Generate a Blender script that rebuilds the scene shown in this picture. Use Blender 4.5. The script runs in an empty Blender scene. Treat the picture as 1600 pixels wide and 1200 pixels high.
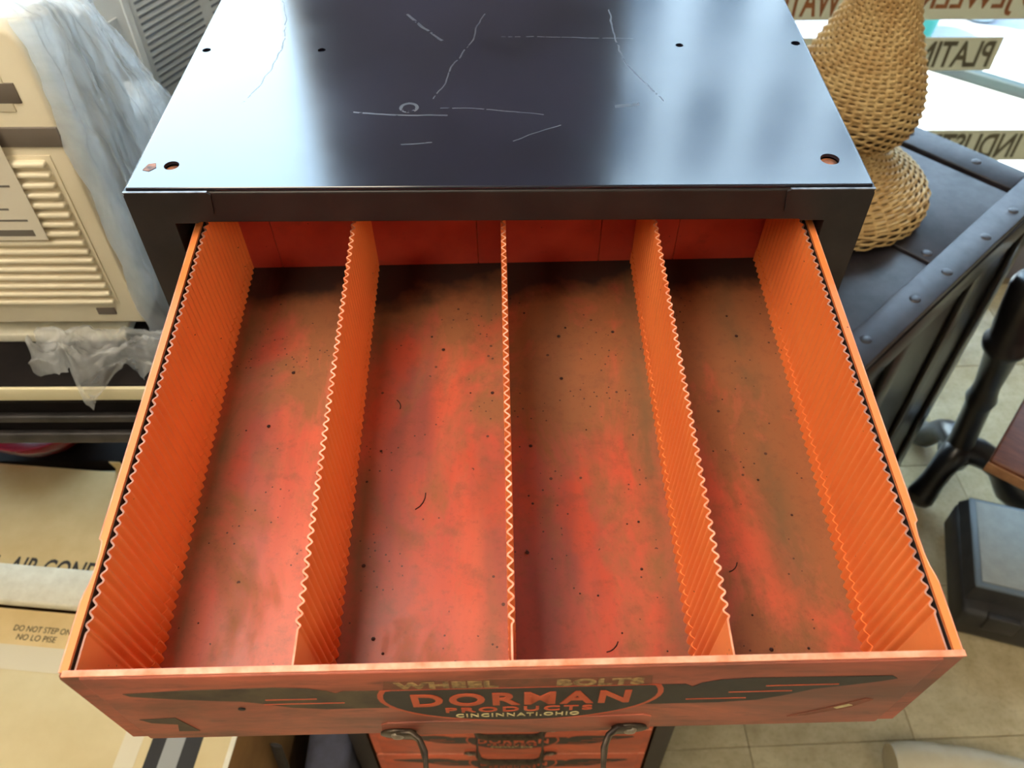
import bpy, bmesh, math, random
from mathutils import Vector, Matrix, Euler
random.seed(7)
S = bpy.context.scene
COL = S.collection
PI = math.pi

# ------------------------------------------------------------------ camera
ZT = 1.3                                   # height of the cabinet's top above the floor
cd = bpy.data.cameras.new('camera'); cam = bpy.data.objects.new('camera', cd); COL.objects.link(cam)
cam.location = (0.0098, -0.4341, ZT + 0.306)
cam.rotation_euler = (0.7299, 0.0061, -0.0008)
cd.sensor_fit = 'HORIZONTAL'; cd.sensor_width = 36.0; cd.lens = 36.0 * 1326.7 / 1600
cd.clip_start = 0.02; cd.clip_end = 200
cd.dof.use_dof = True; cd.dof.focus_distance = 0.52; cd.dof.aperture_fstop = 13
S.camera = cam

# ------------------------------------------------------------------ sky, sun, exposure
w = bpy.data.worlds.new('sky'); S.world = w; w.use_nodes = True
wn = w.node_tree.nodes; wl = w.node_tree.links
bg = wn['Background']
tc = wn.new('ShaderNodeTexCoord'); sx = wn.new('ShaderNodeSeparateXYZ'); wl.new(tc.outputs['Generated'], sx.inputs[0])
rp = wn.new('ShaderNodeValToRGB'); wl.new(sx.outputs['Z'], rp.inputs[0])
rp.color_ramp.elements[0].position = 0.0; rp.color_ramp.elements[0].color = (0.80, 0.92, 1.0, 1)
rp.color_ramp.elements[1].position = 0.9; rp.color_ramp.elements[1].color = (0.45, 0.68, 1.0, 1)
wl.new(rp.outputs[0], bg.inputs['Color']); bg.inputs['Strength'].default_value = 7.0
sd = bpy.data.lights.new('sun', 'SUN'); sun = bpy.data.objects.new('sun', sd); COL.objects.link(sun)
sd.energy = 14; sd.angle = 0.01; sd.color = (1, 0.95, 0.86)
sun.rotation_euler = Vector((-0.62, 0.10, 0.78)).to_track_quat('Z', 'Y').to_euler()
vs = S.view_settings
vs.view_transform = 'Standard'; vs.look = 'None'; vs.exposure = 1.0; vs.gamma = 1.0; vs.use_curve_mapping = False

# ------------------------------------------------------------------ helpers
def rgb(r, g, b):
    f = lambda c: (c / 255 / 12.92) if c <= 10 else ((c / 255 + 0.055) / 1.055) ** 2.4
    return (f(r), f(g), f(b), 1)

class NT:
    """small node-graph writer"""
    def __init__(s, name):
        s.m = bpy.data.materials.new(name); s.m.use_nodes = True
        s.n = s.m.node_tree.nodes; s.l = s.m.node_tree.links
        s.p = s.n['Principled BSDF']; s.out = s.n['Material Output']
        s.tc = s.n.new('ShaderNodeTexCoord')
    def put(s, sock, v):
        if hasattr(v, 'is_output'): s.l.new(v, sock)
        else: sock.default_value = v
    def coord(s, scale=(1, 1, 1), loc=(0, 0, 0)):
        mp = s.n.new('ShaderNodeMapping'); s.l.new(s.tc.outputs['Object'], mp.inputs[0])
        mp.inputs['Scale'].default_value = scale; mp.inputs['Location'].default_value = loc
        return mp.outputs[0]
    def noise(s, scale, detail=3, rough=0.55, co=None, dist=0):
        t = s.n.new('ShaderNodeTexNoise'); s.l.new(co or s.tc.outputs['Object'], t.inputs['Vector'])
        t.inputs['Scale'].default_value = scale; t.inputs['Detail'].default_value = detail
        t.inputs['Roughness'].default_value = rough; t.inputs['Distortion'].default_value = dist
        return t.outputs['Fac']
    def voro(s, scale, co=None, rnd=1.0):
        t = s.n.new('ShaderNodeTexVoronoi'); s.l.new(co or s.tc.outputs['Object'], t.inputs['Vector'])
        t.inputs['Scale'].default_value = scale; t.inputs['Randomness'].default_value = rnd
        return t.outputs['Distance']
    def ramp(s, v, a, b, ca=(0, 0, 0, 1), cb=(1, 1, 1, 1)):
        t = s.n.new('ShaderNodeValToRGB'); s.l.new(v, t.inputs[0])
        e = t.color_ramp.elements; e[0].position = a; e[0].color = ca; e[1].position = b; e[1].color = cb
        return t.outputs[0]
    def math(s, op, a, b=0.0, c=0.0, clamp=False):
        t = s.n.new('ShaderNodeMath'); t.operation = op; t.use_clamp = clamp
        s.put(t.inputs[0], a); s.put(t.inputs[1], b); s.put(t.inputs[2], c)
        return t.outputs[0]
    def mix(s, f, a, b):
        t = s.n.new('ShaderNodeMix'); t.data_type = 'RGBA'
        s.put(t.inputs[0], f); s.put(t.inputs[6], a); s.put(t.inputs[7], b)
        return t.outputs[2]
    def xyz(s, co=None):
        t = s.n.new('ShaderNodeSeparateXYZ'); s.l.new(co or s.tc.outputs['Object'], t.inputs[0]); return t.outputs
    def bump(s, h, strength=0.3, dist=0.002):
        t = s.n.new('ShaderNodeBump'); s.l.new(h, t.inputs['Height'])
        t.inputs['Strength'].default_value = strength; t.inputs['Distance'].default_value = dist
        s.l.new(t.outputs[0], s.p.inputs['Normal'])
    def color(s, v): s.put(s.p.inputs['Base Color'], v)
    def rough(s, v): s.put(s.p.inputs['Roughness'], v)
    def metal(s, v): s.put(s.p.inputs['Metallic'], v)

def simple(name, c1, rough=0.5, c2=None, scale=20, metal=0.0, bump=0.0, bscale=60, spec=None, stretch=(1, 1, 1)):
    t = NT(name)
    if c2: t.color(t.mix(t.ramp(t.noise(scale, 4, 0.6, t.coord(stretch)), 0.35, 0.68), c1, c2))
    else: t.color(c1)
    t.rough(rough); t.metal(metal)
    if spec is not None: t.p.inputs['Specular IOR Level'].default_value = spec
    if bump: t.bump(t.noise(bscale, 3), bump, 0.002)
    return t.m

def arc_mask(t, X, Y, cx, cy, r, wd, a=None, b=None, axis='y'):
    """thin circular scratch, optionally limited to a..b along one axis"""
    d = t.math('SQRT', t.math('ADD', t.math('POWER', t.math('SUBTRACT', X, cx), 2.0), t.math('POWER', t.math('SUBTRACT', Y, cy), 2.0)))
    m = t.math('LESS_THAN', t.math('ABSOLUTE', t.math('SUBTRACT', d, r)), wd)
    if a is not None:
        q = Y if axis == 'y' else X
        m = t.math('MULTIPLY', m, t.math('MULTIPLY', t.math('GREATER_THAN', q, a), t.math('LESS_THAN', q, b)))
    return m
def seg_mask(t, X, Y, x0, y0, x1, y1, wd):
    dx, dy = x1 - x0, y1 - y0; L = math.hypot(dx, dy); dx /= L; dy /= L
    along = t.math('ADD', t.math('MULTIPLY', t.math('SUBTRACT', X, x0), dx), t.math('MULTIPLY', t.math('SUBTRACT', Y, y0), dy))
    off = t.math('ABSOLUTE', t.math('SUBTRACT', t.math('MULTIPLY', t.math('SUBTRACT', Y, y0), dx), t.math('MULTIPLY', t.math('SUBTRACT', X, x0), dy)))
    return t.math('MULTIPLY', t.math('LESS_THAN', off, wd), t.math('MULTIPLY', t.math('GREATER_THAN', along, 0.0), t.math('LESS_THAN', along, L)))

# ---- mesh builders
def box(bm, lo, hi, bevel=0.0, M=None, seg=2):
    vs_ = [bm.verts.new((x, y, z)) for x in (lo[0], hi[0]) for y in (lo[1], hi[1]) for z in (lo[2], hi[2])]
    F = [(0, 1, 3, 2), (4, 6, 7, 5), (0, 4, 5, 1), (2, 3, 7, 6), (0, 2, 6, 4), (1, 5, 7, 3)]
    fs = [bm.faces.new([vs_[i] for i in f]) for f in F]
    geom = vs_
    if bevel:
        es = list({e for f in fs for e in f.edges})
        r = bmesh.ops.bevel(bm, geom=es, offset=bevel, segments=seg, affect='EDGES', profile=0.5)
        geom = list({v for f in r['faces'] for v in f.verts} | {v for v in vs_ if v.is_valid})
    if M is not None: bmesh.ops.transform(bm, matrix=M, verts=geom)
    return geom
def prism(bm, pts, a, b, plane='xz', bevel=0.0):
    """extrude a 2-D outline; plane xz: outline in x,z and extruded along y from a to b"""
    def P(p, q):
        return (p[0], q, p[1]) if plane == 'xz' else (p[0], p[1], q) if plane == 'xy' else (q, p[0], p[1])
    A = [bm.verts.new(P(p, a)) for p in pts]; B = [bm.verts.new(P(p, b)) for p in pts]
    n = len(pts)
    fs = [bm.faces.new(A), bm.faces.new(B[::-1])]
    for i in range(n): fs.append(bm.faces.new([A[i], B[i], B[(i + 1) % n], A[(i + 1) % n]]))
    bmesh.ops.recalc_face_normals(bm, faces=fs)
    if bevel:
        es = list({e for f in fs[:2] for e in f.edges})
        bmesh.ops.bevel(bm, geom=es, offset=bevel, segments=2, affect='EDGES', profile=0.5)
def frame_at(d):
    d = d.normalized(); u = d.cross(Vector((0, 0, 1)))
    if u.length < 1e-4: u = Vector((1, 0, 0))
    u.normalize(); return u, u.cross(d).normalized()
def tube(bm, path, rad, seg=8, closed=False, caps=True, flat=None):
    path = [Vector(p) for p in path]; n = len(path); rings = []
    for i, p in enumerate(path):
        a = path[(i - 1) % n] if (closed or i > 0) else p
        b = path[(i + 1) % n] if (closed or i < n - 1) else p
        u, v = frame_at(b - a)
        r = rad[i] if isinstance(rad, (list, tuple)) else rad
        ru, rv = (r, r) if flat is None else (r * flat[0], r * flat[1])
        rings.append([bm.verts.new(p + u * ru * math.cos(2 * PI * k / seg) + v * rv * math.sin(2 * PI * k / seg)) for k in range(seg)])
    for i in range(n if closed else n - 1):
        A, B = rings[i], rings[(i + 1) % n]
        for k in range(seg): bm.faces.new([A[k], A[(k + 1) % seg], B[(k + 1) % seg], B[k]])
    if caps and not closed:
        bm.faces.new(rings[0][::-1]); bm.faces.new(rings[-1])
def lathe(bm, prof, seg=32, cx=0, cy=0):
    rings = []
    for r, z in prof:
        rings.append([bm.verts.new((cx + r * math.cos(2 * PI * k / seg), cy + r * math.sin(2 * PI * k / seg), z)) for k in range(seg)])
    for A, B in zip(rings, rings[1:]):
        for k in range(seg): bm.faces.new([A[k], A[(k + 1) % seg], B[(k + 1) % seg], B[k]])
    bm.faces.new(rings[0][::-1]); bm.faces.new(rings[-1])
def new(): return bmesh.new()
def obj(name, bm, m, parent=None, smooth=False, loc=None, rot=None):
    me = bpy.data.meshes.new(name)
    bmesh.ops.recalc_face_normals(bm, faces=bm.faces)
    bm.to_mesh(me); bm.free()
    for x in (m if isinstance(m, (list, tuple)) else [m]): me.materials.append(x)
    if smooth:
        for p in me.polygons: p.use_smooth = True
        try: me.set_sharp_from_angle(angle=math.radians(60))
        except Exception: pass
    o = bpy.data.objects.new(name, me); COL.objects.link(o)
    if parent: o.parent = parent
    if loc: o.location = loc
    if rot: o.rotation_euler = rot
    return o
def inst(src, parent=None, loc=None, rot=None):
    o = src.copy(); COL.objects.link(o)
    if parent is not None: o.parent = parent
    if loc is not None: o.location = loc
    if rot is not None: o.rotation_euler = rot
    return o
def tag(o, label, cat, group=None):
    o['label'] = label; o['category'] = cat
    if group: o['group'] = group
    return o
def thing(name, label, cat, loc, rz=0.0, group=None):
    o = bpy.data.objects.new(name, None); COL.objects.link(o); o.empty_display_size = 0.05
    o.location = loc; o.rotation_euler = (0, 0, rz)
    return tag(o, label, cat, group)
def struct(o): o['kind'] = 'structure'; return o
def part_box(name, lo, hi, m, parent=None, bevel=0.0, smooth=None):
    bm = new(); box(bm, lo, hi, bevel)
    return obj(name, bm, m, parent, smooth=bool(bevel) if smooth is None else smooth)
def rows(*a): return [list(x) for x in a]

def text_mesh(body, x0, x1, y0, y1, thick=0.0002, bold=0.0, mirror=False, plane='front', spacing=1.0):
    """lettering as a thin mesh fitted to a rectangle; plane front = x,z facing -y, top = x,y facing up"""
    cu = bpy.data.curves.new('lettering', 'FONT'); cu.body = body; cu.size = 1.0
    cu.offset = bold; cu.extrude = 0.01; cu.space_character = spacing; cu.resolution_u = 4
    o = bpy.data.objects.new('lettering', cu); COL.objects.link(o)
    dg = bpy.context.evaluated_depsgraph_get(); dg.update()
    me = bpy.data.meshes.new_from_object(o.evaluated_get(dg))
    bpy.data.objects.remove(o); bpy.data.curves.remove(cu)
    xs = [v.co.x for v in me.vertices]; ys = [v.co.y for v in me.vertices]
    ax, bx_, ay, by = min(xs), max(xs), min(ys), max(ys)
    for v in me.vertices:
        u = (v.co.x - ax) / (bx_ - ax); t = (v.co.y - ay) / (by - ay)
        if mirror: u = 1 - u
        X = x0 + (x1 - x0) * u; Y = y0 + (y1 - y0) * t; h = (v.co.z / 0.01) * thick
        v.co = (X, -h, Y) if plane == 'front' else (X, Y, h)
    if mirror: me.flip_normals()
    return me
def lettering(body, m, parent, x0, x1, y0, y1, depth, name='lettering', **k):
    me = text_mesh(body, x0, x1, y0, y1, **k); me.materials.clear(); me.materials.append(m)
    o = bpy.data.objects.new(name, me); COL.objects.link(o); o.parent = parent
    o.location = (0, depth, 0) if k.get('plane', 'front') == 'front' else (0, 0, depth)
    return o

# ------------------------------------------------------------------ materials
# glossy black cabinet paint with scratches
t = NT('black_gloss_top'); X, Y, Z = t.xyz()
wob = t.noise(30, 2); Xw = t.math('ADD', X, t.math('MULTIPLY', t.math('SUBTRACT', wob, 0.5), 0.010)); Yw = t.math('ADD', Y, t.math('MULTIPLY', t.math('SUBTRACT', t.noise(22, 3, 0.5, t.coord((1, 1, 1), (5, 5, 5))), 0.5), 0.008))
strokes = [arc_mask(t, Xw, Y, 0.36, 0.22, 0.275, 0.0006, 0.10, 0.24), arc_mask(t, Xw, Y, -0.42, 0.18, 0.255, 0.0005, 0.10, 0.26),
           seg_mask(t, Xw, Yw, -0.045, 0.105, -0.012, 0.235, 0.0005), arc_mask(t, Xw, Yw, -0.04, 0.58, 0.4965, 0.0008, -0.10, -0.035, 'x'),
           arc_mask(t, Xw, Yw, -0.06, -0.30, 0.3935, 0.0005, -0.04, 0.03, 'x'), seg_mask(t, Xw, Yw, -0.075, 0.235, -0.045, 0.19, 0.0011),
           seg_mask(t, Xw, Yw, 0.01, 0.05, 0.04, 0.07, 0.0004), seg_mask(t, Xw, Yw, 0.0, 0.196, 0.10, 0.19, 0.0004),
           seg_mask(t, Xw, Yw, -0.066, 0.047, -0.045, 0.050, 0.0006), seg_mask(t, Xw, Yw, 0.08, 0.094, 0.096, 0.096, 0.0022),
           arc_mask(t, X, Y, -0.062, 0.0935, 0.0055, 0.0012)]
sc = strokes[0]
for q in strokes[1:]: sc = t.math('MAXIMUM', sc, q)
fine = t.math('MULTIPLY', t.math('GREATER_THAN', t.noise(55, 6, 0.7, t.coord((1, 7, 1), (3, 1, 0)), 1.5), 0.72), 0.35)
fine2 = t.math('MULTIPLY', t.math('GREATER_THAN', t.noise(170, 4, 0.6), 0.76), 0.5)
broken = t.math('GREATER_THAN', t.noise(140, 2), 0.40)
sc = t.math('MULTIPLY', sc, broken)
wear = t.math('MAXIMUM', t.math('MAXIMUM', sc, fine), fine2)
base = t.mix(t.ramp(t.noise(9, 4), 0.35, 0.7), rgb(22, 23, 36), rgb(36, 37, 54))
t.color(t.mix(t.math('MULTIPLY', wear, t.ramp(t.noise(45, 4, 0.65), 0.36, 0.72, (0.02, 0.02, 0.02, 1), (0.30, 0.30, 0.30, 1))), base, rgb(140, 134, 134)))
t.rough(t.math('ADD', t.math('MULTIPLY', t.noise(14, 4), 0.10), t.math('ADD', 0.10, t.math('MULTIPLY', wear, 0.25))))
t.p.inputs['Specular IOR Level'].default_value = 0.85
t.bump(t.noise(6, 2), 0.05, 0.004)
M_top = t.m
M_black = simple('black_cabinet_paint', rgb(34, 30, 31), 0.42, rgb(48, 42, 42), 25, bump=0.04, spec=0.4)
M_blackd = simple('black_inside', rgb(18, 16, 17), 0.6)
M_rust = simple('rusty_bare_metal', rgb(170, 104, 62), 0.6, rgb(62, 46, 44), 120, bump=0.3, bscale=300)
M_edge = simple('worn_steel_edge', rgb(150, 148, 150), 0.4, rgb(80, 78, 82), 80, metal=0.5)

def orange(name, c1, c2, dirt=0.5, rough=0.45, seed=0):
    t = NT(name)
    g = t.ramp(t.noise(18, 5, 0.6, t.coord((1, 0.35, 1), (seed, seed, 0))), 0.38, 0.72)
    c = t.mix(g, c1, c2)
    d = t.ramp(t.noise(35, 6, 0.7, t.coord((1, 1, 1), (seed + 2, 0, 1))), 0.56, 0.8)
    c = t.mix(t.math('MULTIPLY', d, dirt), c, rgb(92, 62, 48))
    sp = t.math('LESS_THAN', t.voro(150, t.coord((1, 1, 1), (seed, 0, 0))), 0.085)
    keep = t.math('GREATER_THAN', t.noise(40, 2, 0.5, t.coord((1, 1, 1), (0, seed, 3))), 0.6)
    c = t.mix(t.math('MULTIPLY', t.math('MULTIPLY', sp, keep), 0.8), c, rgb(45, 28, 25))
    t.color(c); t.rough(rough); t.bump(t.noise(120, 3), 0.05, 0.001)
    return t.m
# drawer bottom: grimy enamel, olive dust drifts along the compartments, specks
t = NT('grimy_orange_enamel'); X, Y, Z = t.xyz()
st = t.noise(13, 5, 0.62, t.coord((1.5, 0.22, 1), (1.3, 0.4, 0)), 0.4)
c = t.mix(t.ramp(st, 0.34, 0.66), rgb(204, 96, 66), rgb(180, 74, 54))
pur = t.ramp(t.noise(8, 4, 0.55, t.coord((2.2, 0.3, 1), (7.7, 2, 0)), 0.3), 0.47, 0.64)
c = t.mix(t.math('MULTIPLY', pur, 0.72), c, rgb(124, 66, 62))
red = t.ramp(t.noise(24, 5, 0.6, t.coord((1, 0.6, 1), (0.4, 6, 2))), 0.52, 0.62)
c = t.mix(t.math('MULTIPLY', red, 0.55), c, rgb(190, 74, 44))
# olive-brown dust: thickest in the right-hand compartment and towards the closed end
blot = t.noise(15, 6, 0.68, t.coord((1.2, 0.6, 1), (4, 4, 0)), 0.4)
bias = t.math('ADD', t.math('MULTIPLY', t.math('SUBTRACT', Y, 0.13), 0.75), t.math('MULTIPLY', t.math('SUBTRACT', t.math('MAXIMUM', X, 0.05), 0.05), 1.35))
dust = t.math('DIVIDE', t.math('SUBTRACT', t.math('ADD', blot, bias), 0.48), 0.16, clamp=True)
c = t.mix(t.math('MULTIPLY', dust, 0.80), c, rgb(130, 92, 54))
sm = t.ramp(t.noise(70, 5, 0.7, t.coord((1, 1, 1), (1.5, 3, 0))), 0.52, 0.70)
c = t.mix(t.math('MULTIPLY', sm, 0.45), c, rgb(112, 70, 48))
# dust drifts lying against the dividers (x = -.194, -.098, 0, .099) and the right-hand compartment
dist = None
for x0, s_ in ((-0.186, 1), (-0.090, 1), (-0.012, 1), (0.0915, 1), (0.165, 1.6)):
    q = t.math('SUBTRACT', 1.0, t.math('DIVIDE', t.math('ABSOLUTE', t.math('SUBTRACT', X, x0)), 0.013 * s_), clamp=True)
    dist = q if dist is None else t.math('MAXIMUM', dist, q)
drift = t.math('MULTIPLY', dist, t.ramp(t.noise(18, 5, 0.65, t.coord((1, 0.6, 1), (9, 0, 0))), 0.34, 0.62))
c = t.mix(t.math('MULTIPLY', drift, 0.8), c, rgb(104, 84, 56))
gr = t.ramp(t.noise(240, 3, 0.7), 0.55, 0.75)
c = t.mix(t.math('MULTIPLY', gr, 0.35), c, rgb(110, 62, 44))
for sc_, th, sd_ in ((95, 0.10, 0.0), (220, 0.14, 5.0)):
    sp = t.math('LESS_THAN', t.voro(sc_, t.coord((1, 1, 0.01), (sd_, 0, 0))), th)
    keep = t.math('GREATER_THAN', t.noise(22, 3, 0.6, t.coord((1, 1, 1), (0, sd_, 3))), 0.56)
    c = t.mix(t.math('MULTIPLY', t.math('MULTIPLY', sp, keep), 0.85), c, rgb(58, 30, 26))
# black at the closed end: grime, plus cabinet and divider shade painted in
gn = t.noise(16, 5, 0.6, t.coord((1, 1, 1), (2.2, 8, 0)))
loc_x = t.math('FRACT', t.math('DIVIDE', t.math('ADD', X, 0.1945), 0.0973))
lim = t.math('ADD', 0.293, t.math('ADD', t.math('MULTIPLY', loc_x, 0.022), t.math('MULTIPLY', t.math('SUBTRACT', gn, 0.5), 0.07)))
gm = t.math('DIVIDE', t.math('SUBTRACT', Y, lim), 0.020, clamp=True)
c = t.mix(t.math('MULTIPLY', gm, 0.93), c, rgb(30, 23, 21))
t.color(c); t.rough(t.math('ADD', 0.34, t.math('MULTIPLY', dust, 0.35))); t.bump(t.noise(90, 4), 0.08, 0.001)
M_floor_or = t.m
M_or = orange('orange_enamel', rgb(246, 142, 74), rgb(240, 128, 66), 0.12)
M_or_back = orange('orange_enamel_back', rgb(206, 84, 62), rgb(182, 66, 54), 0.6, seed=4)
M_rimhi = simple('worn_rim_highlight', rgb(246, 176, 146), 0.45, rgb(228, 120, 80), 60)  # pale salmon: worn paint with the edge highlight painted in
M_rimg = simple('bare_worn_rim', rgb(190, 140, 124), 0.5, rgb(150, 104, 92), 80)
M_gapshade = simple('painted_gap_shade', rgb(38, 26, 24), 0.7)  # near-black, paints the shade between side wall and liner
def dirty_front(name, c1, c2, amt):
    t = NT(name)
    c = t.mix(t.ramp(t.noise(14, 5, 0.6, t.coord((0.6, 1, 1.6), (9, 0, 0))), 0.36, 0.68), c1, c2)
    film = t.ramp(t.noise(9, 6, 0.68, t.coord((0.7, 1, 2.2), (3.1, 0, 2)), 0.5), 0.40, 0.64)
    c = t.mix(t.math('MULTIPLY', film, amt), c, rgb(118, 70, 54))
    sm = t.ramp(t.noise(60, 6, 0.7, t.coord((0.5, 1, 2), (1, 0, 7))), 0.57, 0.72)
    c = t.mix(t.math('MULTIPLY', sm, amt * 0.8), c, rgb(84, 54, 44))
    t.color(c); t.rough(0.5); t.bump(t.noise(90, 3), 0.06, 0.001)
    return t.m
M_grit = simple('dark_crumbs', rgb(52, 26, 22), 0.8)
M_front = dirty_front('faded_orange_front', rgb(206, 108, 80), rgb(176, 90, 72), 0.95)
M_front2 = dirty_front('orange_front', rgb(222, 104, 66), rgb(204, 90, 60), 0.5)
M_print = simple('charcoal_print', rgb(56, 50, 44), 0.55, rgb(44, 40, 38), 90)
M_printf = simple('faded_charcoal_print', rgb(96, 82, 62), 0.6, rgb(66, 54, 46), 60)
M_pline = simple('orange_print', rgb(214, 92, 52), 0.5, rgb(198, 80, 48), 60)
M_cream = simple('cream_print', rgb(222, 204, 150), 0.5, rgb(190, 170, 120), 150)
M_creamold = simple('worn_label_lettering', rgb(196, 160, 104), 0.6, rgb(96, 66, 46), 260)
M_grime = simple('label_residue', rgb(118, 76, 56), 0.7, rgb(150, 84, 62), 120)
M_bronze = simple('tarnished_steel', rgb(92, 80, 66), 0.42, rgb(48, 40, 36), 90, metal=0.65, bump=0.1, bscale=200)
M_rivet = simple('dull_rivet', rgb(176, 164, 148), 0.42, rgb(130, 118, 104), 200, metal=0.6)

t = NT('speckled_vinyl_tile')
oi = t.n.new('ShaderNodeObjectInfo')
co = t.n.new('ShaderNodeVectorMath'); co.operation = 'ADD'; t.l.new(t.tc.outputs['Object'], co.inputs[0]); t.l.new(oi.outputs['Location'], co.inputs[1])
n1 = t.noise(16, 6, 0.65, co.outputs[0]); n2 = t.noise(110, 4, 0.6, co.outputs[0])
c = t.mix(t.ramp(n1, 0.35, 0.7), rgb(206, 192, 156), rgb(178, 162, 126))
c = t.mix(t.math('MULTIPLY', t.ramp(n2, 0.5, 0.75), 0.4), c, rgb(150, 134, 104))
hsv = t.n.new('ShaderNodeHueSaturation'); t.put(hsv.inputs['Value'], t.math('ADD', 0.94, t.math('MULTIPLY', oi.outputs['Random'], 0.1))); t.l.new(c, hsv.inputs['Color'])
t.color(hsv.outputs[0]); t.rough(0.24); t.bump(n2, 0.04, 0.001)
M_tile = t.m
M_grout = simple('tile_joint', rgb(124, 110, 84), 0.8)
M_wall = simple('dark_wall_paint', rgb(128, 126, 138), 0.7, rgb(118, 116, 128), 6, bump=0.05)
M_wall2 = simple('cream_wall_paint', rgb(196, 184, 160), 0.8, rgb(186, 172, 148), 5, bump=0.05)
M_ceil = simple('ceiling_paint', rgb(214, 206, 190), 0.9)
M_alu = simple('aluminium_frame', rgb(170, 172, 172), 0.35, metal=0.8)
# clear window glass
t = NT('window_glass'); tr = t.n.new('ShaderNodeBsdfTransparent'); gl = t.n.new('ShaderNodeBsdfGlossy'); mx = t.n.new('ShaderNodeMixShader'); fr = t.n.new('ShaderNodeFresnel')
tr.inputs[0].default_value = (0.93, 0.97, 0.96, 1); gl.inputs['Roughness'].default_value = 0.02; fr.inputs['IOR'].default_value = 1.3
t.l.new(fr.outputs[0], mx.inputs[0]); t.l.new(tr.outputs[0], mx.inputs[1]); t.l.new(gl.outputs[0], mx.inputs[2]); t.l.new(mx.outputs[0], t.out.inputs['Surface'])
M_glass = t.m
# thin clear polythene
t = NT('clear_polythene'); tr = t.n.new('ShaderNodeBsdfTransparent'); mx = t.n.new('ShaderNodeMixShader'); m2 = t.n.new('ShaderNodeMixShader'); tl = t.n.new('ShaderNodeBsdfTranslucent')
t.color(rgb(240, 244, 246)); t.rough(0.14); t.p.inputs['Specular IOR Level'].default_value = 1.0; tl.inputs[0].default_value = (0.92, 0.95, 0.97, 1)
wr = t.noise(20, 4, 0.55, t.coord((1, 1, 0.35)), 1.0); t.bump(wr, 0.7, 0.010)
m2.inputs[0].default_value = 0.5; t.l.new(t.p.outputs[0], m2.inputs[1]); t.l.new(tl.outputs[0], m2.inputs[2])
t.put(mx.inputs[0], t.ramp(t.noise(13, 5, 0.6, t.coord((1, 1, 0.35), (2, 5, 1)), 0.8), 0.35, 0.75, (0.22, 0.22, 0.22, 1), (0.68, 0.68, 0.68, 1)))
t.l.new(tr.outputs[0], mx.inputs[1]); t.l.new(m2.outputs[0], mx.inputs[2]); t.l.new(mx.outputs[0], t.out.inputs['Surface'])
M_bag = t.m
M_ac = simple('beige_plastic', rgb(240, 230, 204), 0.45, rgb(232, 220, 192), 8)
M_acw = simple('white_enamel_case', rgb(226, 230, 230), 0.4, rgb(212, 218, 218), 10)
M_acd = simple('grey_band', rgb(112, 102, 92), 0.5)
M_slot = simple('dark_slot', rgb(112, 118, 126), 0.7)
M_paper = simple('white_paper', rgb(222, 214, 196), 0.7)
M_ink = simple('grey_ink', rgb(110, 104, 96), 0.7)
M_foam = simple('white_foam', rgb(226, 222, 204), 0.85, rgb(212, 206, 186), 60, bump=0.2, bscale=160)
M_foamg = simple('grey_accordion', rgb(186, 192, 194), 0.7, rgb(206, 210, 210), 40)
M_card = simple('cardboard', rgb(222, 196, 144), 0.8, rgb(210, 182, 128), 14, bump=0.06)
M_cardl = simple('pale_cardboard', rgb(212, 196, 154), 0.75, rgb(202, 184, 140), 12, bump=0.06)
M_cardshade = simple('shaded_brown_cardboard', rgb(150, 112, 66), 0.85, rgb(132, 98, 58), 14)  # carton sides: darker brown with their shade put into the colour
M_bink = simple('black_ink', rgb(44, 36, 28), 0.7)
M_tape = simple('clear_tape', rgb(216, 206, 180), 0.18)
M_gtape = simple('grey_tape', rgb(150, 152, 150), 0.4)
M_btape = simple('black_tape', rgb(24, 22, 22), 0.5)
M_tbl = simple('black_table', rgb(18, 15, 16), 0.75, rgb(28, 23, 23), 30, spec=0.15)
M_tblg = simple('grey_rail', rgb(70, 66, 66), 0.5, rgb(44, 42, 42), 30, metal=0.2)
M_cedge = simple('cream_edge_band', rgb(222, 212, 176), 0.5)
M_red = simple('red_glaze', rgb(150, 20, 36), 0.25)
M_wick = simple('tan_wicker', rgb(206, 176, 122), 0.6, rgb(180, 142, 88), 30)
M_wicki = simple('wicker_inside', rgb(74, 52, 32), 0.9)
M_steel = NT('dark_riveted_steel')
t = M_steel; n1 = t.noise(14, 5, 0.65); n2 = t.noise(60, 4, 0.6)
t.color(t.mix(t.ramp(n1, 0.35, 0.7), rgb(40, 36, 42), rgb(66, 60, 66))); t.rough(t.math('ADD', 0.26, t.math('MULTIPLY', n2, 0.3))); t.metal(0.25); t.bump(n2, 0.12, 0.002)
t.p.inputs['Specular IOR Level'].default_value = 0.8
M_steel = t.m
M_iron = simple('black_cast_iron', rgb(16, 15, 17), 0.3, rgb(26, 24, 26), 30, bump=0.08, spec=0.6)
M_chrome = simple('chrome', rgb(220, 224, 226), 0.15, metal=1.0)
M_wood = simple('red_brown_wood', rgb(116, 66, 42), 0.45, rgb(84, 44, 30), 30, stretch=(1, 6, 1), bump=0.05)
M_woodl = simple('worn_wood_edge', rgb(166, 122, 86), 0.55, rgb(138, 96, 66), 40)
M_grey = simple('grey_plastic_lid', rgb(150, 152, 146), 0.5, rgb(138, 140, 134), 40, bump=0.04)
M_greyb = simple('blue_grey_plastic', rgb(98, 110, 120), 0.45)
M_dark = simple('dark_plastic', rgb(40, 39, 40), 0.5, rgb(52, 50, 48), 30, bump=0.08)
M_hose = simple('pale_beige_plastic', rgb(206, 196, 170), 0.5, rgb(194, 182, 152), 20)
M_slate = simple('slate_blue_cloth', rgb(70, 72, 88), 0.8, rgb(56, 56, 68), 30, bump=0.2)
M_strap = simple('black_webbing', rgb(26, 23, 22), 0.7, rgb(48, 42, 38), 200)
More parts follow.
